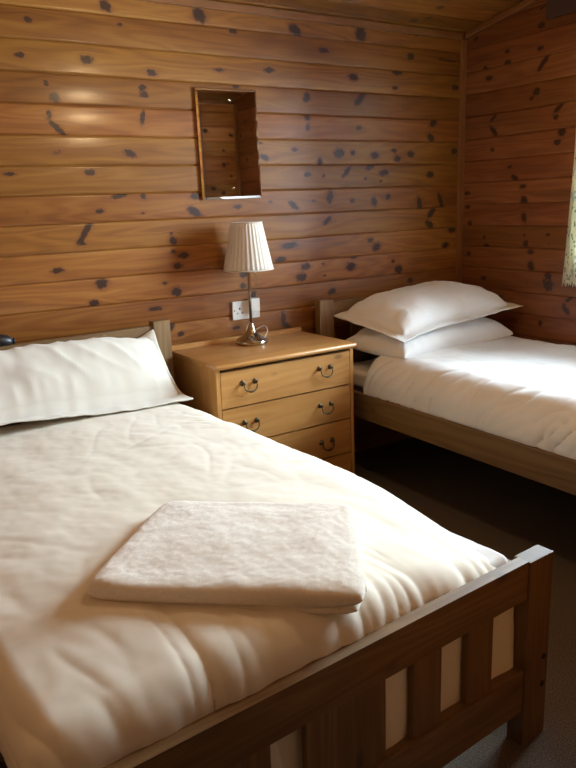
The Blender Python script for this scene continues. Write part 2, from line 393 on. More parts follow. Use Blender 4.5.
def curtain_material():
    m, nt, b = newmat('floral_curtain_cotton')
    uv = N(nt, 'ShaderNodeUVMap'); uv.uv_map = 'cloth'
    base = (0.80, 0.80, 0.66)
    v1 = N(nt, 'ShaderNodeTexVoronoi'); v1.inputs['Scale'].default_value = 40.0
    nt.links.new(uv.outputs[0], v1.inputs['Vector'])
    n1 = noise_node(nt, uv.outputs[0], 48.0, 3, 0.7)
    f = math_node(nt, 'ADD', v1.outputs['Distance'], math_node(nt, 'MULTIPLY', math_node(nt, 'SUBTRACT', n1, 0.5), 0.9))
    leaf = ramp(nt, f, [(0.22, (1, 1, 1)), (0.33, (0, 0, 0))])
    c = mixc(nt, leaf, base, (0.20, 0.27, 0.17))
    v2 = N(nt, 'ShaderNodeTexVoronoi'); v2.inputs['Scale'].default_value = 11.0
    nt.links.new(uv.outputs[0], v2.inputs['Vector'])
    fl = ramp(nt, math_node(nt, 'ADD', v2.outputs['Distance'], math_node(nt, 'MULTIPLY', n1, 0.4)), [(0.36, (1, 1, 1)), (0.46, (0, 0, 0))])
    c = mixc(nt, math_node(nt, 'MULTIPLY', fl, 0.75), c, (0.36, 0.46, 0.58))
    nt.links.new(c, b.inputs['Base Color']); b.inputs['Roughness'].default_value = 0.9
    tr = N(nt, 'ShaderNodeBsdfTranslucent'); nt.links.new(c, tr.inputs['Color'])
    mx = N(nt, 'ShaderNodeMixShader'); mx.inputs[0].default_value = 0.35
    out = nt.nodes['Material Output']
    nt.links.new(b.outputs[0], mx.inputs[1]); nt.links.new(tr.outputs[0], mx.inputs[2]); nt.links.new(mx.outputs[0], out.inputs[0])
    return m
M['curtain'] = curtain_material()

def shade_material():
    m, nt, b = newmat('pleated_shade_fabric')
    tc = N(nt, 'ShaderNodeTexCoord')
    n = noise_node(nt, tc.outputs['Object'], 120.0, 2, 0.6)
    c = mixc(nt, n, (0.72, 0.65, 0.56), (0.80, 0.74, 0.66))
    nt.links.new(c, b.inputs['Base Color']); b.inputs['Roughness'].default_value = 0.85
    tr = N(nt, 'ShaderNodeBsdfTranslucent'); nt.links.new(c, tr.inputs['Color'])
    mx = N(nt, 'ShaderNodeMixShader'); mx.inputs[0].default_value = 0.3
    out = nt.nodes['Material Output']
    nt.links.new(b.outputs[0], mx.inputs[1]); nt.links.new(tr.outputs[0], mx.inputs[2]); nt.links.new(mx.outputs[0], out.inputs[0])
    return m
M['shade'] = shade_material()

def glass_material():
    m, nt, b = newmat('window_glass')
    out = nt.nodes['Material Output']
    t = N(nt, 'ShaderNodeBsdfTransparent'); t.inputs[0].default_value = (0.95, 0.97, 0.97, 1)
    g = N(nt, 'ShaderNodeBsdfGlossy'); g.inputs['Roughness'].default_value = 0.02
    fr = N(nt, 'ShaderNodeFresnel'); fr.inputs[0].default_value = 1.45
    mx = N(nt, 'ShaderNodeMixShader')
    nt.links.new(fr.outputs[0], mx.inputs[0]); nt.links.new(t.outputs[0], mx.inputs[1]); nt.links.new(g.outputs[0], mx.inputs[2])
    nt.links.new(mx.outputs[0], out.inputs[0])
    return m
M['glass'] = glass_material()

# ------------------------------------------------------------------ the room shell
XL, YF, YH, XH = -3.30, -2.65, -4.0, -1.9       # left wall, front wall, end and side of the hallway
SL = 0.175                                    # the ceiling rises away from the head wall
CZ = 2.239
RIDGE = YF / 2
def ceil_z(y): return CZ + SL * min(-y, y - YF)

def random_knots(n, u0, u1, v0, v1, seed):
    r = random.Random(seed); out = []
    for _ in range(n):
        a = r.uniform(0.008, 0.02)
        out.append((r.uniform(u0, u1), PZ0 + (math.floor((r.uniform(v0, v1) - PZ0) / PITCH) + r.uniform(0.25, 0.75)) * PITCH, a, a * r.uniform(0.5, 0.95), r.uniform(-0.7, 0.7)))
    return out

# depth of the face across one board: tongue joint, rounded shoulders, slightly barrelled face
PROF = [(0.000, -0.0075), (0.0012, -0.0072), (0.0026, -0.0016), (0.0045, -0.0003), (0.010, 0.0), (0.020, 0.0004), (0.032, 0.0009), (0.045, 0.0012), (0.0585, 0.0013), (0.072, 0.0012), (0.085, 0.0009), (0.097, 0.0004), (0.107, 0.0), (0.1125, -0.0003), (0.1144, -0.0016), (0.1158, -0.0072)]

def clad(name, mat, org, ud, nd, vd, u0, u1, v0, v1, knots, step=0.009, keep=None, zoff=0.0):
    org, ud, nd, vd = map(np.array, (org, ud, nd, vd))
    us = np.linspace(u0, u1, max(2, int(round((u1 - u0) / step)) + 1))
    k0 = math.floor((v0 - PZ0 - zoff) / PITCH); k1 = math.ceil((v1 - PZ0 - zoff) / PITCH)
    vs = []; dep = []; vid = []
    for k in range(k0, k1):
        for s, d in PROF:
            vs.append(PZ0 + zoff + k * PITCH + s); dep.append(d); vid.append(k + s / PITCH)
    vs = np.array(vs); dep = np.array(dep); vid = np.array(vid)
    sel = (vs >= v0 - 1e-6) & (vs <= v1 + 1e-6)
    vs, dep, vid = vs[sel], dep[sel], vid[sel]
    U, V = np.meshgrid(us, vs); D = np.repeat(dep[:, None], len(us), 1); VI = np.repeat(vid[:, None], len(us), 1)
    P = org + U[..., None] * ud + V[..., None] * vd + D[..., None] * nd
    n, m = U.shape
    K = np.zeros((n, m)); W = np.zeros((n, m))
    bi = np.floor(VI)
    for (ku, kv, a, b, an) in knots:
        r = 3.2 * max(a, b)
        js = np.where(np.abs(us - ku) < r * 1.6)[0]; is_ = np.where(np.abs(vs - kv) < r)[0]
        if len(js) == 0 or len(is_) == 0: continue
        sl = (slice(is_[0], is_[-1] + 1), slice(js[0], js[-1] + 1))
        du = U[sl] - ku; dv = V[sl] - kv
        c, s_ = math.cos(an), math.sin(an)
        p = (du * c + dv * s_) / max(a, 0.006); q = (-du * s_ + dv * c) / max(b, 0.005)
        d = np.sqrt(p * p + q * q)
        same = bi[sl] == math.floor((kv - PZ0 - zoff) / PITCH)
        K[sl] = np.maximum(K[sl], np.where(same, np.clip(1.25 - 0.5 * d, 0, 1.2), 0))
        dd = np.sqrt((du / (2.2 * a + .01)) ** 2 + (dv / (1.6 * b + .01)) ** 2)
        W[sl] += np.where(same, -dv * np.exp(-dd * dd) * 0.75, 0)
    i = np.arange(n * m).reshape(n, m)
    q = np.stack([i[:-1, :-1], i[:-1, 1:], i[1:, 1:], i[1:, :-1]], -1)
    if keep is not None:
        cu = 0.5 * (U[:-1, :-1] + U[1:, 1:]); cv = 0.5 * (V[:-1, :-1] + V[1:, 1:])
        q = q[keep(cu, cv)]
    q = q.reshape(-1, 4)
    if np.dot(np.cross(ud, vd), nd) < 0: q = q[:, ::-1]
    me = bpy.data.meshes.new(name)
    me.from_pydata(P.reshape(-1, 3).tolist(), [], q.tolist()); me.update()
    at = me.attributes.new('knot', 'FLOAT', 'POINT'); at.data.foreach_set('value', K.reshape(-1).astype(np.float32))
    at = me.attributes.new('warp', 'FLOAT', 'POINT'); at.data.foreach_set('value', W.reshape(-1).astype(np.float32))
    uvl = me.uv_layers.new(name='board')
    li = np.empty(len(me.loops), dtype=np.int32); me.loops.foreach_get('vertex_index', li)
    # boards are told apart by the middle of each face so that a joint never bleeds into its neighbour
    VIf = np.stack([U.reshape(-1)[li], (VI.reshape(-1) + 0.001)[li]], -1)
    nf = len(q); vv = VIf[:, 1].reshape(nf, 4); mid = np.floor(vv.min(1))
    vv = np.minimum(vv, (mid + 0.995)[:, None]); VIf[:, 1] = vv.reshape(-1)
    uvl.data.foreach_set('uv', VIf.reshape(-1).astype(np.float32))
    o = link_mesh(name, me, mat, None, True)
    o['kind'] = 'structure'
    return o

clad('wall_back', M['clad_back'], (0, 0, 0), (1, 0, 0), (0, -1, 0), (0, 0, 1), XL, 0.0, 0.0, CZ + 0.004, KB + random_knots(16, XL, -2.75, 0.1, 2.2, 5) + random_knots(12, -2.5, -0.1, 0.1, 0.85, 6))
WIN = (-1.78, -0.76, 0.99, 2.10)              # y0 y1 z0 z1 of the window opening
DOOR = (-3.20, -2.36, 0.0, 2.02)              # x0 x1 z0 z1 of the doorway the picture is taken from
def under_roof(y, v): return v < CZ + SL * np.minimum(-y, y - YF) + 0.01
def keep_right(u, v):
    y = -u
    w = (y > WIN[0]) & (y < WIN[1]) & (v > WIN[2]) & (v < WIN[3])
    return ~w & under_roof(y, v)
clad('wall_right', M['clad_right'], (0, 0, 0), (0, -1, 0), (-1, 0, 0), (0, 0, 1), 0.0, -YF, 0.0, 2.6,
     [(-y, z, a, b, math.pi - an) for (y, z, a, b, an) in KR] + random_knots(50, 0.85, 2.6, 0.1, 2.4, 7), step=0.010, keep=keep_right, zoff=0.0104)
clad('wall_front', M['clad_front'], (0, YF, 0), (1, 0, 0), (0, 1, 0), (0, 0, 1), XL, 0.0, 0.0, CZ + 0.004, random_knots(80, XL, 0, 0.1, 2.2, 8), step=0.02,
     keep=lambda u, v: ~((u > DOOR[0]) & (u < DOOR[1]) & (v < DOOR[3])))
clad('wall_left', M['clad_back'], (XL, 0, 0), (0, 1, 0), (1, 0, 0), (0, 0, 1), YF, 0.0, 0.0, 2.6, random_knots(70, YF, 0, 0.1, 2.4, 9), step=0.02, keep=under_roof)
cl = math.hypot(1, SL)
clad('ceiling', M['clad_ceiling'], (0, 0, CZ), (1, 0, 0), (0, -SL / cl, -1 / cl), (0, -1 / cl, SL / cl), XL, 0.0, 0.0, -RIDGE * cl, random_knots(60, XL, 0, 0.05, 1.3, 10), step=0.02)
clad('ceiling_front', M['clad_ceiling'], (0, YF, CZ), (1, 0, 0), (0, SL / cl, -1 / cl), (0, 1 / cl, SL / cl), XL, 0.0, 0.0, -RIDGE * cl, random_knots(60, XL, 0, 0.05, 1.3, 12), step=0.02)
clad('wall_hallway', M['clad_back'], (0, YH, 0), (1, 0, 0), (0, 1, 0), (0, 0, 1), XL, XH, 0.0, 2.3, random_knots(30, XL, XH, 0.1, 2.2, 13), step=0.03)
clad('wall_hallway_right', M['clad_back'], (XH, 0, 0), (0, 1, 0), (-1, 0, 0), (0, 0, 1), YH, YF - .1, 0.0, 2.3, random_knots(30, YH, YF, 0.1, 2.2, 14), step=0.03)
clad('wall_hallway_left', M['clad_back'], (XL, 0, 0), (0, 1, 0), (1, 0, 0), (0, 0, 1), YH, YF - .1, 0.0, 2.3, random_knots(30, YH, YF, 0.1, 2.2, 15), step=0.03)
# structural backing so the shell is solid and light-tight
def shell(name, parts, mat='slat_base'):
    bm = bmesh.new()
    for p in parts: box(bm, *p)
    o = obj(name, bm, M[mat]); o['kind'] = 'structure'; return o
shell('wall_back_lining', [(XL - .1, .12, .013, .1, -.06, 2.35)])
shell('wall_front_lining', [(DOOR[1] + .01, .12, YF - .09, YF - .012, 0.0, 2.5), (XL - .1, DOOR[0] - .01, YF - .09, YF - .012, 0.0, 2.5), (DOOR[0] - .01, DOOR[1] + .01, YF - .09, YF - .012, DOOR[3] + .01, 2.5)])
shell('wall_left_lining', [(XL - .1, XL - .013, YH - .1, .1, -.06, 2.7)])
shell('wall_right_lining', [(.013, .1, WIN[1] + .03, .1, -.06, 2.7), (.013, .1, YF - .09, WIN[0] - .03, -.06, 2.7), (.013, .1, WIN[0] - .03, WIN[1] + .03, -.06, WIN[2] - .03),
                            (.013, .1, WIN[0] - .03, WIN[1] + .03, WIN[3] + .03, 2.7)])
shell('wall_hallway_lining', [(XL - .1, XH + .1, YH - .1, YH - .013, -.06, 2.4), (XH + .013, XH + .1, YH, YF - .092, -.06, 2.4)])
shell('ceiling_hallway', [(XL - .1, XH + .1, YH - .1, YF - .092, 2.3, 2.38)])
def slope(vs, bm, front=False):
    m_ = Matrix(((1, 0, 0, 0), (0, (1 if front else -1) / cl, 0, YF if front else 0), (0, SL / cl, 1, CZ), (0, 0, 0, 1)))
    bmesh.ops.transform(bm, matrix=m_, verts=vs); bmesh.ops.recalc_face_normals(bm, faces=bm.faces[:])
for nm, front in (('ceiling_lining', False), ('ceiling_front_lining', True)):
    bm = bmesh.new()
    slope(box(bm, XL - .1, .1, -.09, -RIDGE * cl + .005, 0.016, 0.1), bm, front)
    o = obj(nm, bm, M['slat_base']); o['kind'] = 'structure'
o = boxobj('floor', XL - .1, .1, YH - .1, .1, -0.06, 0.0, M['carpet']); o['kind'] = 'structure'

# corner and ceiling trims
def trim(name, *a, mat='trim_z', bev=0.004):
    o = boxobj(name, *a, M[mat], None, bev); o['kind'] = 'structure'; return o
trim('trim_1', -0.026, -0.0008, -0.026, -0.0008, 0.0, 2.205, bev=0.007)
trim('trim_2', XL + .001, -0.027, -0.018, 0.006, 2.205, 2.236, mat='trim_x', bev=0.006)
bm = bmesh.new()
slope(box(bm, -0.022, 0.004, 0.03, -RIDGE * cl, -0.040, -0.005), bm)
o = obj('trim_3', bm, M['trim_y'], None, bevel=0.006); o['kind'] = 'structure'
trim('trim_4', -0.026, -0.0008, YF + .0008, YF + .026, 0.0, 2.205, bev=0.007)
trim('trim_5', XL + .001, -0.027, YF - .006, YF + .018, 2.205, 2.236, mat='trim_x', bev=0.006)
trim('trim_6', -.40, -.335, YF - .004, YF + .018, 0.0, 2.20, bev=0.004)
trim('baseboard_back', XL + .02, -0.03, -0.016, 0.006, 0.0, 0.07, mat='trim_x')
trim('baseboard_right', -0.016, 0.006, YF + .03, -0.03, 0.0, 0.07, mat='trim_y')

# window with daylight behind it
wy0, wy1, wz0, wz1 = WIN
win = empty('window_1', (0.04, (wy0 + wy1) / 2, wz0)); win['kind'] = 'structure'
def wbox(nm, y0, y1, z0, z1, x0, x1, mat, bev=0.004):
    c = win.location
    return boxobj(nm, x0 - c[0], x1 - c[0], y0 - c[1], y1 - c[1], z0 - c[2], z1 - c[2], M[mat], win, bev)
bm = bmesh.new(); c = win.location
def fr(y0, y1, z0, z1, x0=-.004, x1=.075): box(bm, x0 - c[0], x1 - c[0], y0 - c[1], y1 - c[1], z0 - c[2], z1 - c[2])
fr(wy0 - .01, wy0 + .05, wz0 - .01, wz1 + .01); fr(wy1 - .05, wy1 + .01, wz0 - .01, wz1 + .01); fr(wy0, wy1, wz1 - .05, wz1 + .01); fr(wy0, wy1, wz0 - .01, wz0 + .05)
fr((wy0 + wy1) / 2 - .025, (wy0 + wy1) / 2 + .025, wz0, wz1, .02, .07)
obj('window_frame', bm, M['white_paint'], win, bevel=0.004)
wbox('glass_pane', wy0 + .045, wy1 - .045, wz0 + .045, wz1 - .045, .043, .047, 'glass', 0)
wbox('window_sill', wy0 - .02, wy1 - .03, wz0 - .035, wz0 - .005, -.018, .02, 'white_paint')

# the dark pelmet board above the window, and the curtain under it
pel = empty('curtain_pelmet', (-0.005, -1.27, 2.185))
tag(pel, 'dark wooden pelmet board above the window at the top right', 'pelmet')
boxobj('front_board', -.045, -.020, -.69, .69, 0.0, .13, M['dark_pelmet'], pel, .004)
boxobj('top_board', -.020, 0.012, -.69, .69, .105, .13, M['dark_pelmet'], pel, .003)
bm = bmesh.new(); tube(bm, [(-.012, -.67, .03), (-.012, .67, .03)], .006, 10); obj('curtain_track', bm, M['white_plastic'], pel, True)

def curtain(name, y0, y1, label):
    nu, nv = 90, 90
    t = np.linspace(0, 1, nu); s = np.linspace(0, 1, nv)
    T, S_ = np.meshgrid(t, s)
    spread = 0.78 + 0.22 * S_
    Y = y1 + (y0 - y1) * T * spread - 0.05 * (1 - S_)
    fold = 0.012 * np.sin(T * 2 * math.pi * 3 + 0.6 * np.sin(S_ * 3)) * (0.7 + 0.5 * S_)
    X = -0.034 + fold
    edge = 0.022 * np.abs(np.sin(T * 2 * math.pi * 11)) + 0.008 * noise2(T * 19, T * 3, 4)
    Z = 2.19 + (0.915 - 2.19) * S_ + edge * sstep(0.96, 1.0, S_)
    o = grid_mesh(name, X, Y, Z, M['curtain'])
    me = o.data; uvl = me.uv_layers.new(name='cloth')
    li = np.empty(len(me.loops), dtype=np.int32); me.loops.foreach_get('vertex_index', li)
    UV = np.stack([T.reshape(-1) * 0.5, S_.reshape(-1) * 1.28], -1)[li]
    uvl.data.foreach_set('uv', UV.reshape(-1).astype(np.float32))
    so = o.modifiers.new('thick', 'SOLIDIFY'); so.thickness = 0.002
    tag(o, label, 'curtain')
curtain('curtain', -.87, -0.742, 'pale floral curtain hanging at the window at the right edge')

# frame of the doorway
dx0, dx1, dz0, dz1 = DOOR
dr = empty('door_1', ((dx0 + dx1) / 2, YF - .045, 0.0)); dr['kind'] = 'structure'
bm = bmesh.new(); h = (dx1 - dx0) / 2
for s_ in (-1, 1):
    a, b_ = sorted((s_ * h, s_ * (h + .012))); box(bm, a, b_, -.05, .05, 0, dz1 + .012)
    a, b_ = sorted((s_ * (h + .008), s_ * (h + .065))); box(bm, a, b_, .046, .062, 0, dz1 + .065)
box(bm, -h, h, -.05, .05, dz1, dz1 + .012); box(bm, -h - .008, h + .008, .046, .062, dz1 + .008, dz1 + .065)
obj('door_frame', bm, M['trim_z'], dr, bevel=0.003)

# ------------------------------------------------------------------ beds (local: x from -W to 0, y from 0 at the foot to L at the head)
RAIL0, RAIL1 = 0.335, 0.457
def make_bed(label, loc, rot, W, L, slat_us):
    root = empty('bed_frame', loc, rot)
    tag(root, label, 'bed', 'matching pine bed frames')
    pw, pd = 0.092, 0.046
    for u0 in (-pw, -W):
        f = boxobj('foot_post', u0, u0 + pw, 0, pd, 0, 0.515, M['bed_z'], root, 0.003)
        boxobj('post_top', u0 + .003, u0 + pw - .003, .003, pd - .003, 0.5145, 0.5158, M['end_grain'], f, 0.0004, 1)
        for z in (0.230, 0.150):
            bm = bmesh.new(); cu = u0 + pw - .018 if u0 == -pw else u0 + .018
            ring = lathe(bm, [(0.0085, 0), (0.0085, .0012), (.0065, .0016), (.003, .0008)], 16)
            vs = bm.verts[-64:]
            bmesh.ops.transform(bm, matrix=Matrix.Translation((cu, -.0004, z)) @ Matrix.Rotation(R(90), 4, 'X'), verts=vs)
            obj('bolt', bm, M['bolt'], f, True)
        boxobj('head_post', u0 + (.0 if u0 < -.5 else .006), u0 + .085, L - pd, L, 0, 0.890, M['bed_z'], root, 0.003)
    boxobj('footboard_rail', -W + pw - .01, -pw + .01, .006, .036, 0.416, 0.5185 - .003, M['bed_x'], root, 0.004)
    boxobj('footboard_rail', -W + pw - .01, -pw + .01, .006, .036, 0.100, 0.216, M['bed_x'], root, 0.003)
    for a, b in slat_us:
        boxobj('footboard_slat', a, b, .013, .029, 0.20, 0.43, M['bed_z'], root, 0.002)
    boxobj('headboard_rail', -W + .08, -.08, L - .036, L - .008, 0.775, 0.872, M['bed_x'], root, 0.004)
    boxobj('headboard_rail', -W + .08, -.08, L - .036, L - .008, 0.300, 0.42, M['bed_x'], root, 0.003)
    n = len(slat_us)
    for a, b in slat_us:
        boxobj('headboard_slat', a, b, L - .030, L - .014, 0.41, 0.785, M['bed_z'], root, 0.002)
    for u0 in (-.053, -W + .025):
        boxobj('side_rail', u0, u0 + .028, pd - .012, L - pd + .012, RAIL0, RAIL1, M['bed_y'], root, 0.003)
    bm = bmesh.new()
    k = int(L / .15)
    for i in range(k):
        y = .08 + i * (L - .16) / (k - 1); box(bm, -W + .054, -.054, y - .03, y + .03, RAIL0 + .003, RAIL0 + .021)
    obj('base_slats', bm, M['slat_base'], root)
    return root

DW, DL, DROT = 1.328, 1.975, R(4.3)
DO = (-1.750, -2.045, 0)
double = make_bed('wide pine bed frame in the foreground with slatted footboard, nearer of the two beds', DO, DROT, DW, DL,
                  [(-.30, -.21), (-.477, -.389), (-.768, -.560), (-.939, -.852), (-1.12, -1.03)])
SW, SL_ = 1.015, 2.0
SO = (-0.060, -2.055, 0)
single = make_bed('narrow pine bed frame against the right wall beside the chest of drawers', SO, 0.0, SW, SL_,
                  [(-.30, -.21), (-.46, -.37), (-.645, -.555), (-.805, -.715)])

def mattress(O, rot, W, L, z1, label, xl=.086):
    root = empty('mattress', (O[0], O[1], RAIL0 + .0215), rot)
    h = z1 - RAIL0 - .0215
    boxobj('ticking_cover', -W + xl, -.086, .075, L - .055, 0, h, M['mattress'], root, 0.03, 4)
    for zz in (.02, h * .42, h * .66, h - .022):
        bm = bmesh.new(); e = .0835
        x0, x1, y0, y1 = -W + xl - .0025, -e, .0725, L - .0525; r = .035
        P = []
        for (cx, cy, a0) in ((x1 - r, y0 + r, -90), (x1 - r, y1 - r, 0), (x0 + r, y1 - r, 90), (x0 + r, y0 + r, 180)):
            for k in range(6):
                a = R(a0 + k * 18); P.append((cx + r * math.cos(a), cy + r * math.sin(a), zz))
        P.append(P[0]); tube(bm, P, .005, 8); obj('piping', bm, M['piping'], root, True)
    tag(root, label, 'mattress', 'mattresses on the bed frames')
    return root
mattress(DO, DROT, DW, DL, .492, 'mattress on the wide foreground bed, under the white duvet', .125)
mattress(SO, 0, SW, SL_, .535, 'grey mattress on the narrow bed, its striped side showing beside the chest')

# ------------------------------------------------------------------ cloth on the beds
def drape(name, mat, O, rot, x0, x1, y0, y1, top, r, drop_l, drop_r, drop_f, hend, n=(190, 250), topfun=None, dispfun=None, clampfun=None, thick=0.018, label=None, cat=None, group=None, rf=None, rl=None):
    """a cover laid over a mattress, rolling over both sides and the foot"""
    rf = rf or r; rl = rl or r
    q = math.pi / 2
    L_l = rl * q + max(drop_l - rl, 0.0); L_r = r * q + max(drop_r - r, 0.0); L_f = rf * q + max(drop_f - rf, 0)
    p = np.concatenate([np.linspace(x0 + rl - L_l, x0 + rl, 46, endpoint=False), np.linspace(x0 + rl, x1 - r, n[0] - 92, endpoint=False), np.linspace(x1 - r, x1 - r + L_r, 46)])
    qq = np.concatenate([np.linspace(y0 + rf - L_f, y0 + rf, 80, endpoint=False), np.linspace(y0 + rf, y1, n[1] - 80)])
    P, Q = np.meshgrid(p, qq)
    ox = np.where(P < x0 + rl, P - (x0 + rl), np.where(P > x1 - r, P - (x1 - r), 0.0))
    oy = np.where(Q < y0 + rf, Q - (y0 + rf), 0.0)
    d = np.hypot(ox, oy)
    sx = np.where(d > 1e-9, ox / np.maximum(d, 1e-9), 0); sy = np.where(d > 1e-9, oy / np.maximum(d, 1e-9), 0)
    rr = np.where(ox < 0, rl, r) * np.abs(sx) ** 2 + rf * np.abs(sy) ** 2; rr = np.where(d > 1e-9, rr, r)
    dm = np.where((ox != 0) & (oy != 0), np.minimum(d, np.maximum(L_f * np.abs(sy) ** 1.5 + np.where(ox < 0, L_l, L_r) * np.abs(sx) ** 1.5, 0)), d)
    ang = np.minimum(dm / rr, q)
    lat = rr * np.sin(ang); drp = rr * (1 - np.cos(ang)) + np.maximum(dm - rr * q, 0)
    X = np.clip(P, x0 + rl, x1 - r) + sx * lat
    Y = np.maximum(Q, y0 + rf) + sy * lat
    Z = top - drp
    if topfun is not None: Z = Z + topfun(X, Y) * np.clip(1 - drp / .6, 0, 1)
    e = np.clip((y1 - Q) / hend, 0, 1)
    Z = Z - hend * .8 * (1 - np.sqrt(np.clip(1 - (1 - e) ** 2, 0, 1)))
    if dispfun is not None:
        D = dispfun(P, Q, ox, oy, d)
        X, Y, Z = displaced(X, Y, Z, D)
    if clampfun is not None: X, Y, Z = clampfun(X, Y, Z)
    o = grid_mesh(name, X, Y, Z, mat)
    o.location = (O[0], O[1], 0); o.rotation_euler = (0, 0, rot)
    so = o.modifiers.new('thick', 'SOLIDIFY'); so.thickness = thick; so.offset = -1
    tag(o, label, cat, group)
    return o

# fitted sheets: thin, taut, close to the mattress
def sheet(O, rot, W, L, z, label, xl=.079):
    def disp(P, Q, ox, oy, d):
        return 0.003 * fbm(P * 6, Q * 9, 3) + 0.002 * ridged(P * 5 + Q * 6, Q * 2 - P, 8)
    drape('fitted_sheet', M['sheet'], O, rot, -W + xl, -.079, .065, L - .05, z, .022, .065, .065, .05, .012, (150, 180), None, disp, None, 0.004, label, 'sheet', 'fitted sheets on the mattresses')
sheet(DO, DROT, DW, DL, .503, 'fitted sheet showing as a strip under the front of the foreground pillow', .118)
sheet(SO, 0, SW, SL_, .546, 'cream fitted sheet showing at the head of the narrow bed beside the chest')

# ---- foreground duvet
def top_d(X, Y):
    t = (Y / DL)
    z = 0.022 * np.sin(np.clip((X + DW) / DW, 0, 1) * math.pi) ** 0.7
    z = z - 0.05 * sstep(0.8, 0.0, Y) * sstep(-0.75, -0.1, X) - .012 * sstep(.5, 0, Y)
    z = z - 0.010 * sstep(-1.0, -1.3, X) - .03 * sstep(-.34, -.06, X) * sstep(.55, .08, Y)
    return z
def crease(x, y, seed, width=.35, mask=0.0):
    """thin raised pleats with soft flanks, broken up along their length"""
    n = noise2(x, y, seed)
    c = np.exp(-(n / (width * .28)) ** 2)
    return c * sstep(mask, mask + .5, noise2(x * .7 + 9, y * 1.9, seed + 1) + .25)
def disp_d(P, Q, ox, oy, d):
    foot = sstep(0.48, 0.06, Q)
    w = P + 0.035 * noise2(P * 4, Q * 3, 21) + .16 * np.maximum(Q, 0) * noise2(P * 1.3, 3.0, 22)
    a = (crease(w * 7.5, Q * 1.1, 5, .55, -.4) * .0045 + crease(w * 14, Q * 1.6, 6, .6, -.1) * .003) * foot
    a = a + noise2(w * 6, Q * .5 + 4, 7) * .006 * sstep(.20, -.05, Q)
    wob = .10 * noise2(P * 2.2, Q * 2.2, 9)
    c1 = crease((P * .75 + Q * .66 + wob) * 5.5, (Q - P) * 1.1, 11, .5, .1) * .0018 * sstep(.3, .9, Q)
    c2 = crease((P * .30 - Q + wob) * 6.5, (P + .3 * Q) * 1.2, 13, .5, .15) * .0018 * sstep(.5, 1.0, Q) * (1 - .8 * foot)
    c3 = crease((P * .95 - Q * .3 + wob) * 8.0, (Q + .3 * P) * 1.5, 16, .45, .2) * .0013 * (1 - .8 * foot)
    side = sstep(-0.24, -0.08, P) + sstep(-1.10, -1.25, P)
    s1 = crease((Q + .5 * P) * 9 + wob, P * 2.4, 15, .5, -.1) * .003 * side * (1 - .7 * foot)
    pk = 0.004 * np.exp(-(((P + .22) / .10) ** 2 + ((Q - 1.34) / .13) ** 2)) * (crease(P * 12 + Q * 8, Q * 9, 17, .6, -.5) + .6 * noise2(P * 22, Q * 22, 18))
    lg = crease(w * 5.0 + .35 * Q, Q * .7, 26, .45, -.1) * .0032 * sstep(.95, .5, Q)
    return lg + 0.006 * fbm(P * 1.9, Q * 1.7, 1, 2) + 0.0006 * fbm((P + Q) * 16, (Q - P) * 7, 27) * sstep(.2, .6, Q) + 0.0022 * fbm(P * 8, Q * 7, 2) + a + c1 + c2 + c3 + s1 + pk
def clamp_d(X, Y, Z):
    X = X + .09 * sstep(.46, .38, Z) * (Y < .15) * sstep(-.40, -.15, X)
    X = np.where(Z < .470, np.clip(X, -DW + .0555, -.0555), X)
    Y = np.where(Z < .56, np.maximum(Y, .0405), Y)
    inpost = ((X > -.097) | (X < -DW + .097)) & (Y < .060) & (Z < .53)
    Y = np.where(inpost, .060, Y)
    return X, Y, Z
drape('duvet', M['duvet'], DO, DROT, -DW + .086, -.060, .048, 1.80, .568, .115, .12, .135, .40, .035, (250, 330), top_d, disp_d, clamp_d, .016,
      'white cotton duvet spread over the wide foreground bed, towel lying on it', 'duvet', 'white duvets', rf=.065, rl=.05)

# ---- duvet on the narrow bed
def top_s(X, Y):
    return 0.012 * np.sin(np.clip((X + SW) / SW, 0, 1) * math.pi) - .004
def disp_s(P, Q, ox, oy, d):
    side = sstep(-.80, -.96, P)
    w = Q + .55 * (P + .9) + .06 * noise2(P * 5, Q * 4, 44)
    f = (crease(w * 9.0, P * 2.0, 41, .55, -.45) * .006 + crease(w * 17, P * 2.6, 42, .6, -.2) * .003) * side
    # swirl woven into the side of the cover
    cx, cy = -1.02, .55
    dx, dy = P - cx, Q - cy
    rr = np.hypot(dx, dy); th = np.arctan2(dy, dx)
    sw = .0014 * np.sin(rr * 150 - th) * sstep(.13, .09, rr)
    return 0.012 * fbm(P * 2.1 + 3, Q * 1.9, 47, 2) + .003 * fbm(P * 8, Q * 6, 48) + f + sw + .003 * crease(P * 3 + Q * 6, Q * 1.5 - P, 49, .3, .1)
def clamp_s(X, Y, Z):
    X = np.where(Z < .468, np.maximum(X, -SW + .0555), X)
    Z = np.where(X > -.06, np.maximum(Z, .4655), Z)
    X = np.minimum(X, .042)
    Y = np.where(Z < .56, np.maximum(Y, .0405), Y)
    return X, Y, Z
drape('duvet', M['duvet_white'], SO, 0.0, -SW + .050, .030, .048, 1.66, .632, .13, .172, .172, .36, .06, (230, 300), top_s, disp_s, clamp_s, .016,
      'white duvet on the narrow bed by the right wall, swirl woven in its side', 'duvet', 'white duvets')

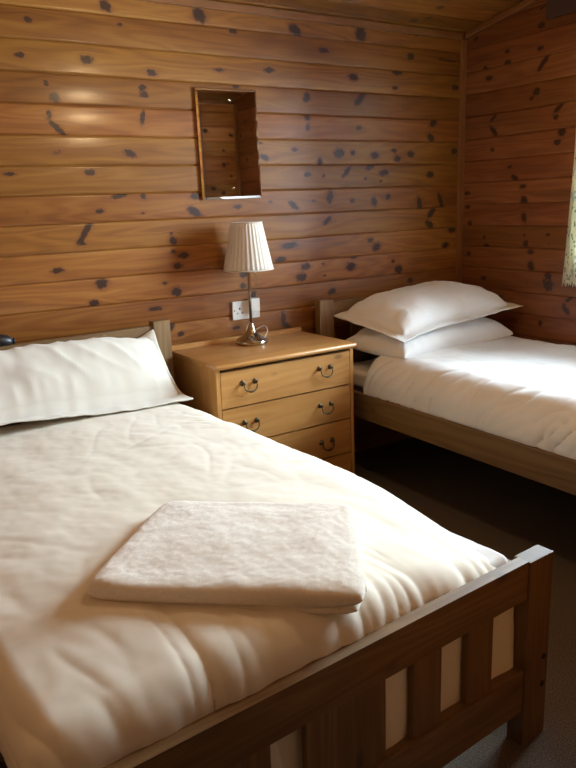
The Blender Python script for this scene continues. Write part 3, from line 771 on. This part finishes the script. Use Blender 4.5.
# ---- pillows
def pillow(name, label, w, d, h, fl, mat_, place, seed, flat=0.0, hfun=None, group='white pillows', sag=1.0, fx=1.0, wk=1.0, ff=0.0):
    """closed pillow: local x across, y front(-) to back(+); place(x,y) lifts the underside, fl is the flange width"""
    n, m = 110, 80
    u = np.sin(np.linspace(-1, 1, n) * math.pi / 2) * .5 + np.linspace(-1, 1, n) * .5
    v = np.sin(np.linspace(-1, 1, m) * math.pi / 2) * .5 + np.linspace(-1, 1, m) * .5
    U, V = np.meshgrid(u, v)
    pin = 1 - 0.030 * (1 - V ** 2) * U ** 2
    pin2 = 1 - 0.035 * (1 - U ** 2) * V ** 2
    X = U * w / 2 * pin; Y = V * d / 2 * pin2
    cu = np.clip(np.abs(U) * (w / 2) / (w / 2 - fl * fx), 0, 1); flv = np.where(V < 0, fl + ff, fl); cv = np.clip(np.abs(V) * (d / 2) / (d / 2 - flv), 0, 1)
    T = (1 - cu ** 2.8) ** .45 * (1 - cv ** 2.8) ** .45
    edge = np.minimum(w / 2 * (1 - np.abs(U)) + fl * (1 - fx), d / 2 * (1 - np.abs(V)) - (flv - fl))
    inn = sstep(0.0, .06, edge - fl)
    # gathers running in from the seams
    rad = sstep(.17, 0.0, edge - fl)
    gx = ridged(X * 13, Y * 2.5, seed) * sstep(.3, .9, cv); gy = ridged(Y * 13, X * 2.5, seed + 1) * sstep(.3, .9, cu)
    wr = (.0045 * gx + .0045 * gy) * rad * sstep(0, .012, edge - fl + .006) + .005 * fbm(X * 6, Y * 6, seed + 2) * inn
    wr = wk * wr + wk * .006 * np.clip(ridged(X * 4 + Y * 5, Y * 2 - X, seed + 5), 0, 1) ** 3 * inn
    flw = .004 * noise2(X * 16, Y * 16, seed + 3) * (1 - inn) * (1 if fl > 0 else 0)
    base = place(X, Y)
    ht = h * T * (hfun(U, V) if hfun is not None else 1.0)
    flw = flw - (.0045 * np.exp(-((edge - fl) / .004) ** 2) if fl > 0 else 0)
    up = base + ht * .72 + .003 + wr + flw
    dn = base - ht * .28 * sag - .003 + flw
    me_v = np.concatenate([np.stack([X, Y, up], -1).reshape(-1, 3), np.stack([X, Y, dn], -1).reshape(-1, 3)])
    i = np.arange(n * m).reshape(m, n)
    q1 = np.stack([i[:-1, :-1], i[:-1, 1:], i[1:, 1:], i[1:, :-1]], -1).reshape(-1, 4)
    q2 = q1[:, ::-1] + n * m
    bl = np.concatenate([i[0, :], i[1:, -1], i[-1, -2::-1], i[-2:0:-1, 0]])
    nx = np.roll(bl, -1)
    q3 = np.stack([bl, bl + n * m, nx + n * m, nx], -1)
    me = bpy.data.meshes.new(name)
    me.from_pydata(me_v.tolist(), [], np.concatenate([q1, q2, q3]).tolist()); me.update()
    o = link_mesh(name, me, mat_, None, True)
    if fl > 0:
        # stitched line where the flange starts
        bm = bmesh.new()
        P = []
        wx, wy = w / 2 - fl, d / 2 - fl
        for a, b, k in ((-1, -1, 0), (1, -1, 1), (1, 1, 2), (-1, 1, 3)):
            pass
    tag(o, label, 'pillow', group)
    return o

# foreground pillow, slumped back against the headboard
def place_d(X, Y):
    t = np.clip((Y + .16) / .32, 0, 1)
    return .012 + .215 * sstep(.10, 1.05, t) ** 1.1 + .05 * sstep(.3, -.45, X) * (1 - t) + .03 * sstep(.36, .45, X) * sstep(.8, 1.0, t)
p = pillow('pillow', 'large white pillow with a wide hem on the foreground bed, against the headboard', .90, .33, .165, .045, M['pillow'], place_d, 60,
           hfun=lambda U, V: 1.0 - .25 * sstep(.2, 1, V), sag=.15, fx=.45, wk=1.5, ff=.022)
p.location = (-2.425, -.316, .600); p.rotation_euler = (0, 0, R(3.2))

# two pillows stacked on the narrow bed
def place_b(X, Y): return .045 + .02 * sstep(0, .4, Y) - .02 * sstep(.1, .42, X) * 0
p = pillow('pillow', 'plain white pillow on the narrow bed, the lower of the stacked pair', .83, .42, .165, .0, M['pillow_white'], place_b, 70, sag=1.0)
p.location = (-.558, -.352, .612); p.rotation_euler = (0, 0, R(5))
def place_t(X, Y):
    t = np.clip((Y + .25) / .5, 0, 1)
    return .050 + .065 * t + .028 * sstep(-.1, .45, X) - .035 * np.clip(np.abs(X) / .44, 0, 1) ** 3 * (X < 0) - .008 * (1 - t) * np.clip(np.abs(X) / .44, 0, 1) ** 2 * (X < 0)
p = pillow('pillow', 'white pillow with a wide flat hem on the narrow bed, topmost of the stacked pair', .89, .52, .150, .05, M['pillow_white'], place_t, 80, sag=.3)
p.location = (-.528, -.305, .722); p.rotation_euler = (0, 0, R(4))

# ---- folded towel
def towel():
    root = empty('folded_towel', (-2.44, -1.75, 0.592))
    tag(root, 'folded cream terry towel lying on the foreground duvet', 'towel')
    c = np.array([-2.44, -1.75])
    A = np.array([-2.822, -1.738]) - c; B = np.array([-2.505, -1.420]) - c
    C_ = np.array([-2.120, -1.735]) - c; D_ = np.array([-2.372, -2.10]) - c
    def slab(z0, z1, e, seed, rr):
        n, m = 150, 120
        def half(z, sgn):
            s = np.linspace(0, 1, n); t = np.linspace(0, 1, m)
            s = .5 - .5 * np.cos(s * math.pi); t = .5 - .5 * np.cos(t * math.pi)
            S_, T = np.meshgrid(s, t)
            # rounded corners
            a = 2 * S_ - 1; b = 2 * T - 1
            k = 0.17
            aa = a * np.sqrt(1 - k * b ** 8 * .5); bb = b * np.sqrt(1 - k * a ** 8 * .5)
            S2 = (aa * (1 - e) + 1) / 2; T2 = (bb * (1 - e) + 1) / 2
            P = (A[None, None] * ((1 - S2) * (1 - T2))[..., None] + D_ * (S2 * (1 - T2))[..., None] + B * ((1 - S2) * T2)[..., None] + C_ * (S2 * T2)[..., None])
            prof = (1 - np.abs(a) ** 16) ** .45 * (1 - np.abs(b) ** 16) ** .45
            zm = .5 * (z0 + z1); hh = .5 * (z1 - z0)
            X, Y = P[..., 0], P[..., 1]
            Z = zm + sgn * hh * prof
            if sgn > 0:
                Z = Z + prof * (.004 * fbm(X * 7, Y * 7, seed) + .0008 * noise2(X * 70, Y * 70, seed + 1) - .006 * np.exp(-((S_ - .55) / .2) ** 2 - ((T - .92) / .06) ** 2))
            wob = 1 + (.0025 * noise2(X * 55, Y * 55, seed + 2))
            return X * wob, Y * wob, Z
        return half(1, 1), half(0, -1)
    for nm, z0, z1, e, sd in (('lower_fold', -.014, .014, .03, 90), ('upper_fold', .004, .050, 0.0, 95)):
        (X, Y, Z), (X2, Y2, Z2) = slab(z0, z1, e, sd, .01)
        m, n = X.shape
        co = np.concatenate([np.stack([X, Y, Z], -1).reshape(-1, 3), np.stack([X2, Y2, Z2], -1).reshape(-1, 3)])
        i = np.arange(n * m).reshape(m, n)
        q1 = np.stack([i[:-1, :-1], i[:-1, 1:], i[1:, 1:], i[1:, :-1]], -1).reshape(-1, 4)
        me = bpy.data.meshes.new(nm)
        me.from_pydata(co.tolist(), [], np.concatenate([q1, q1[:, ::-1] + n * m]).tolist())
        bm = bmesh.new(); bm.from_mesh(me); bmesh.ops.remove_doubles(bm, verts=bm.verts[:], dist=1e-5); bmesh.ops.recalc_face_normals(bm, faces=bm.faces[:]); bm.to_mesh(me); bm.free()
        link_mesh(nm, me, M['towel'], root, True)
    # overlocked edge along the right side
    bm = bmesh.new()
    for k in range(26):
        t = .13 + .74 * k / 25
        p = D_ * (1 - t) + C_ * t
        nrm = np.array([C_[1] - D_[1], -(C_[0] - D_[0])]); nrm = nrm / np.linalg.norm(nrm)
        a = p - nrm * .010; b = p - nrm * .001
        tube(bm, [(a[0], a[1], .030), (b[0], b[1], .028), (b[0], b[1], .018), (a[0], a[1], .014)], .0011, 6)
    obj('hem_stitching', bm, M['towel'], root, True)
    return root
towel()

# ------------------------------------------------------------------ chest of drawers
def make_chest():
    W, D, H = .722, .43, .735
    root = empty('chest_of_drawers', (-1.862, -.468, 0), R(1.2))
    tag(root, 'pine chest of drawers between the two beds with the lamp on it', 'chest of drawers')
    bm = bmesh.new()
    # shaped top with a rounded front edge
    prof = []
    for k in range(9):
        a = R(-90 + k * 22.5); prof.append((-.012 - .011 * math.cos(a), .7235 + .0115 * math.sin(a)))
    pts = [(D + .004, .712)] + [(y, z) for y, z in prof] + [(D + .004, .735)]
    lo = [bm.verts.new((-.006, y, z)) for y, z in pts]; hi = [bm.verts.new((W + .006, y, z)) for y, z in pts]
    n = len(pts)
    for i in range(n): bm.faces.new((lo[i], lo[(i + 1) % n], hi[(i + 1) % n], hi[i]))
    bm.faces.new(list(reversed(lo))); bm.faces.new(hi); bmesh.ops.recalc_face_normals(bm, faces=bm.faces[:])
    obj('top', bm, M['chest_x'], root, bevel=.002)
    boxobj('upstand', .0, W, D - .012, D + .004, .7352, .757, M['chest_x'], root, .003)
    for x in (0, W - .018): boxobj('side_panel', x, x + .018, 0, D, 0, .7115, M['chest_z'], root, .0025)
    boxobj('back_panel', .018, W - .018, D - .008, D - .002, .03, .71, M['gap'], root)
    boxobj('carcass_rail', .019, W - .019, .022, .05, .692, .711, M['gap'], root)
    boxobj('plinth', .019, W - .019, .012, .03, 0, .040, M['chest_x'], root, .002)
    for (z0, z1) in ((.5415, .697), (.3755, .5345), (.2065, .3685), (.044, .1995)):
        bm = bmesh.new(); box(bm, .021, W - .021, .001, .020, z0, z1)
        dr = obj('drawer', bm, M['chest_x'], root, bevel=.003)
        bm = bmesh.new(); box(bm, .03, W - .03, .0205, .40, z0 + .012, z1 - .012); obj('drawer_box', bm, M['gap'], dr)
        zc = .5 * (z0 + z1) + {.5415: .006, .3755: -.004, .2065: -.014}.get(z0, 0)
        for hx in (.155, .557):
            hb = bmesh.new()
            for s in (-1, 1):
                vs0 = len(hb.verts)
                lathe(hb, [(.0005, .0), (.0125, .0005), (.0125, .0022), (.009, .0042), (.0055, .006), (.005, .012), (.0075, .0145), (.0065, .0175), (.001, .0185)], 18)
                hb.verts.ensure_lookup_table()
                bmesh.ops.transform(hb, matrix=Matrix.Translation((hx + s * .031, .0012, zc + .014)) @ Matrix.Rotation(R(90), 4, 'X'), verts=hb.verts[vs0:])
            c = [(hx - .031, -.013, zc + .012), (hx - .0315, -.017, zc - .001), (hx - .026, -.020, zc - .014), (hx - .012, -.022, zc - .0225), (hx, -.0225, zc - .024), (hx + .012, -.022, zc - .0225), (hx + .026, -.020, zc - .014), (hx + .0315, -.017, zc - .001), (hx + .031, -.013, zc + .012)]
            pts = spline(c, 5); rad = [.0028 + .0022 * math.exp(-((i / (len(pts) - 1) - .5) / .13) ** 2) for i in range(len(pts))]
            tube(hb, pts, rad, 10)
            obj('handle', hb, M['brass'], dr, True)
    return root
make_chest()
CT = .7355

# ------------------------------------------------------------------ table lamp
lx, ly = -1.503, -.145
lamp = empty('table_lamp', (lx, ly, CT + .001))
tag(lamp, 'brushed metal table lamp with a pleated cream shade on the chest', 'lamp')
bm = bmesh.new()
lathe(bm, [(.001, 0), (.074, 0), (.0765, .003), (.0765, .013), (.074, .019), (.066, .024), (.050, .031), (.034, .042), (.024, .055), (.0175, .070), (.012, .088), (.0085, .10), (.001, .101)], 56)
obj('base', bm, M['steel'], lamp, True)
bm = bmesh.new(); lathe(bm, [(.0068, .097), (.0068, .40), (.011, .402), (.011, .41), (.017, .415), (.017, .455), (.010, .46), (.001, .461)], 24); obj('stem', bm, M['steel'], lamp, True)
NP = 64
def pleat(r, z, a): return r + .0013 * (r / .115) * math.copysign(abs(math.sin(a * NP / 2)) ** .8, math.sin(a * NP / 2))
bm = bmesh.new()
prof = [(.115 - (.115 - .071) * k / 12, .345 + .212 * k / 12) for k in range(13)]
lathe(bm, prof, NP * 6, rfun=pleat, cap=False)
sh = obj('lamp_shade', bm, M['shade'], lamp, True)
so = sh.modifiers.new('thick', 'SOLIDIFY'); so.thickness = .0015
for z, r in ((.345, .1155), (.5565, .0713)):
    bm = bmesh.new()
    P = [(r * math.cos(2 * math.pi * k / 64), r * math.sin(2 * math.pi * k / 64), z) for k in range(65)]
    tube(bm, P, .0030, 8, False); obj('shade_trim', bm, M['shade'], sh, True)
bm = bmesh.new()
for k in range(3):
    a = 2 * math.pi * k / 3 + .4
    tube(bm, [(.016 * math.cos(a), .016 * math.sin(a), .43), (.071 * math.cos(a), .071 * math.sin(a), .553)], .0016, 6)
obj('shade_carrier', bm, M['steel'], sh, True)
bm = bmesh.new(); lathe(bm, [(.010, .456), (.020, .475), (.026, .497), (.022, .517), (.001, .53)], 24); obj('bulb', bm, M['white_plastic'], lamp, True)
bm = bmesh.new(); tube(bm, [(.026, -.016, .41), (.027, -.017, .235)], .0010, 6); tube(bm, [(.027, -.017, .235), (.027, -.017, .222)], .0035, 8)
obj('pull_chain', bm, M['steel'], lamp, True)
# cord: out of the base, round the back and up to the plug; a loose loop shows on the right
bm = bmesh.new()
sx, sz = -1.415 - lx, .905 - CT
tube(bm, spline([(.070, .012, .012), (.090, .025, .020), (.112, .040, .044), (.115, .075, .060), (.085, .098, .045), (.05, .104, .03), (.035, .108, .05), (sx, .1085, sz - .040)], 8), .0027, 8)
obj('cord', bm, M['white_plastic'], lamp, True)
bm = bmesh.new(); box(bm, sx - .023, sx + .023, .1025, .137, sz - .038, sz + .024); pg = obj('plug', bm, M['white_plastic'], lamp, bevel=.006, seg=3)

# ------------------------------------------------------------------ double wall socket
sk = empty('wall_socket', (-1.451, -.0035, .876)); tag(sk, 'white double wall socket behind the lamp stem', 'socket')
bm = bmesh.new(); box(bm, -.0745, .0745, -.0085, .003, -.044, .044); obj('faceplate', bm, M['white_plastic'], sk, bevel=.003)
for s in (-1, 1):
    bm = bmesh.new(); cx = s * .037
    box(bm, cx - .0035, cx + .0035, -.0092, -.008, .002, .014); box(bm, cx - .016, cx - .009, -.0092, -.008, -.016, -.011); box(bm, cx + .009, cx + .016, -.0092, -.008, -.016, -.011)
    obj('pin_slots', bm, M['hole'], sk)
    boxobj('rocker_switch', s * .012 - .0065, s * .012 + .0065, -.0115, -.008, .012, .034, M['white_plastic'], sk, .002)
    bm = bmesh.new(); lathe(bm, [(.001, 0), (.0035, 0), (.003, .001), (.001, .0012)], 12)
    bmesh.ops.transform(bm, matrix=Matrix.Translation((s * .066, -.0085, 0)) @ Matrix.Rotation(R(90), 4, 'X'), verts=bm.verts[:]); obj('screw', bm, M['bolt'], sk, True)

# ------------------------------------------------------------------ frameless mirror
mr = empty('wall_mirror', (-1.496, -.010, 1.642), 0.0)
mr.rotation_euler = (0, R(-.7), 0)
tag(mr, 'small frameless rectangular mirror screwed to the back wall above the lamp', 'mirror')
bm = bmesh.new(); w, h, b = .1555, .2405, .010
fv = [bm.verts.new(p) for p in ((-w + b, -.0045, -h + b), (w - b, -.0045, -h + b), (w - b, -.0045, h - b), (-w + b, -.0045, h - b))]
ev = [bm.verts.new(p) for p in ((-w, -.0015, -h), (w, -.0015, -h), (w, -.0015, h), (-w, -.0015, h))]
bv = [bm.verts.new(p) for p in ((-w, .004, -h), (w, .004, -h), (w, .004, h), (-w, .004, h))]
bm.faces.new(fv)
for i in range(4):
    j = (i + 1) % 4
    bm.faces.new((ev[i], ev[j], fv[j], fv[i])); bm.faces.new((bv[i], bv[j], ev[j], ev[i]))
bm.faces.new(list(reversed(bv))); bmesh.ops.recalc_face_normals(bm, faces=bm.faces[:])
obj('mirror_glass', bm, M['mirror'], mr)
for x, z in ((0.012, .192), (.004, -.192)):
    bm = bmesh.new(); lathe(bm, [(.0005, 0), (.0065, 0), (.0055, .003), (.002, .0042), (.0005, .0043)], 20)
    bmesh.ops.transform(bm, matrix=Matrix.Translation((x, -.0045, z)) @ Matrix.Rotation(R(90), 4, 'X'), verts=bm.verts[:]); obj('screw_cap', bm, M['chrome'], mr, True)

# ------------------------------------------------------------------ small dark thing at the left end of the headboard
bk = empty('reading_light', (-2.628, -.128, .888)); bk.rotation_euler = (0, R(6), 0)
tag(bk, 'small black rounded head poking in above the headboard at the left edge', 'light')
bm = bmesh.new(); vs0 = 0
lathe(bm, [(.001, -.05), (.018, -.05), (.028, -.03), (.030, .0), (.027, .035), (.017, .05), (.012, .056)], 28)
lathe(bm, [(.012, .0562), (.0135, .060), (.010, .066), (.001, .068)], 28)
bmesh.ops.transform(bm, matrix=Matrix.Rotation(R(90), 4, 'Y'), verts=bm.verts[:])
obj('head', bm, M['dark_plastic'], bk, True)
bm = bmesh.new(); box(bm, -.045, -.02, -.012, .055, -.034, -.026); obj('clamp', bm, M['dark_plastic'], bk, bevel=.004)

# ------------------------------------------------------------------ pendant lamp of the room (just above the frame)
LX, LY, LZ = -1.68, -1.50, 1.97
cz = ceil_z(LY)
pn = empty('pendant_light', (LX, LY, cz)); tag(pn, 'bare bulb pendant hanging from the ceiling between the beds', 'light')
bm = bmesh.new(); lathe(bm, [(.001, .012), (.05, .012), (.05, -.012), (.03, -.03), (.001, -.03)], 32); bmesh.ops.recalc_face_normals(bm, faces=bm.faces[:]); obj('ceiling_rose', bm, M['white_plastic'], pn, True)
bm = bmesh.new(); tube(bm, [(0, 0, -.02), (0, 0, LZ + .095 - cz)], .0035, 8); obj('flex', bm, M['white_plastic'], pn, True)
bm = bmesh.new(); lathe(bm, [(.001, .10), (.012, .10), (.018, .085), (.019, .045), (.001, .045)], 24); bmesh.ops.recalc_face_normals(bm, faces=bm.faces[:])
bmesh.ops.translate(bm, verts=bm.verts[:], vec=(0, 0, LZ - cz)); obj('bulb_holder', bm, M['white_plastic'], pn, True)
mb, nt, b = newmat('lit_warm_bulb')
em = N(nt, 'ShaderNodeEmission'); em.inputs[0].default_value = (1.0, .70, .38, 1); em.inputs[1].default_value = BULB / (4 * math.pi ** 2 * .034 ** 2)
nt.links.new(em.outputs[0], nt.nodes['Material Output'].inputs[0])
bm = bmesh.new(); lathe(bm, [(.013, .046), (.018, .034), (.030, .016), (.034, 0), (.030, -.016), (.018, -.029), (.001, -.034)], 16)
bmesh.ops.recalc_face_normals(bm, faces=bm.faces[:]); bmesh.ops.translate(bm, verts=bm.verts[:], vec=(0, 0, LZ - cz)); obj('bulb', bm, mb, pn, True)

# ------------------------------------------------------------------ light
w = bpy.data.worlds.new('daylight'); scene.world = w; w.use_nodes = True
wn = w.node_tree; bg = wn.nodes['Background']
bg.inputs[0].default_value = (0.76, 0.89, 1.0, 1); bg.inputs[1].default_value = SKY
pl = bpy.data.lights.new('window_portal', 'AREA'); pl.shape = 'RECTANGLE'; pl.size = 1.02; pl.size_y = 1.11
pl.cycles.is_portal = True
po = bpy.data.objects.new('window_portal', pl); COL.objects.link(po)
po.location = (.12, -1.27, 1.545); po.rotation_euler = (R(90), 0, R(90))

# ------------------------------------------------------------------ camera
cam = bpy.data.cameras.new('camera'); cam.sensor_fit = 'HORIZONTAL'; cam.sensor_width = 36.0
cam.lens = 36.0 * 717.86 / 576; cam.clip_start = .02
co = bpy.data.objects.new('camera', cam); COL.objects.link(co)
yaw, pit, rol = R(32.072), R(13.960), R(-2.125)
fw = Vector((math.sin(yaw) * math.cos(pit), math.cos(yaw) * math.cos(pit), -math.sin(pit)))
rt = fw.cross(Vector((0, 0, 1))).normalized(); up = rt.cross(fw)
r2 = math.cos(rol) * rt + math.sin(rol) * up; u2 = -math.sin(rol) * rt + math.cos(rol) * up
co.matrix_world = Matrix(((r2.x, u2.x, -fw.x, -3.1425), (r2.y, u2.y, -fw.y, -3.0683), (r2.z, u2.z, -fw.z, 1.3619), (0, 0, 0, 1)))
scene.camera = co
vs = scene.view_settings
scene.display_settings.display_device = 'sRGB'
vs.view_transform = 'Standard'; vs.look = 'None'; vs.exposure = EXPO; vs.gamma = 1.0; vs.use_curve_mapping = False
scene.cycles.max_bounces = 10; scene.cycles.diffuse_bounces = 5; scene.cycles.glossy_bounces = 4; scene.cycles.transparent_max_bounces = 8
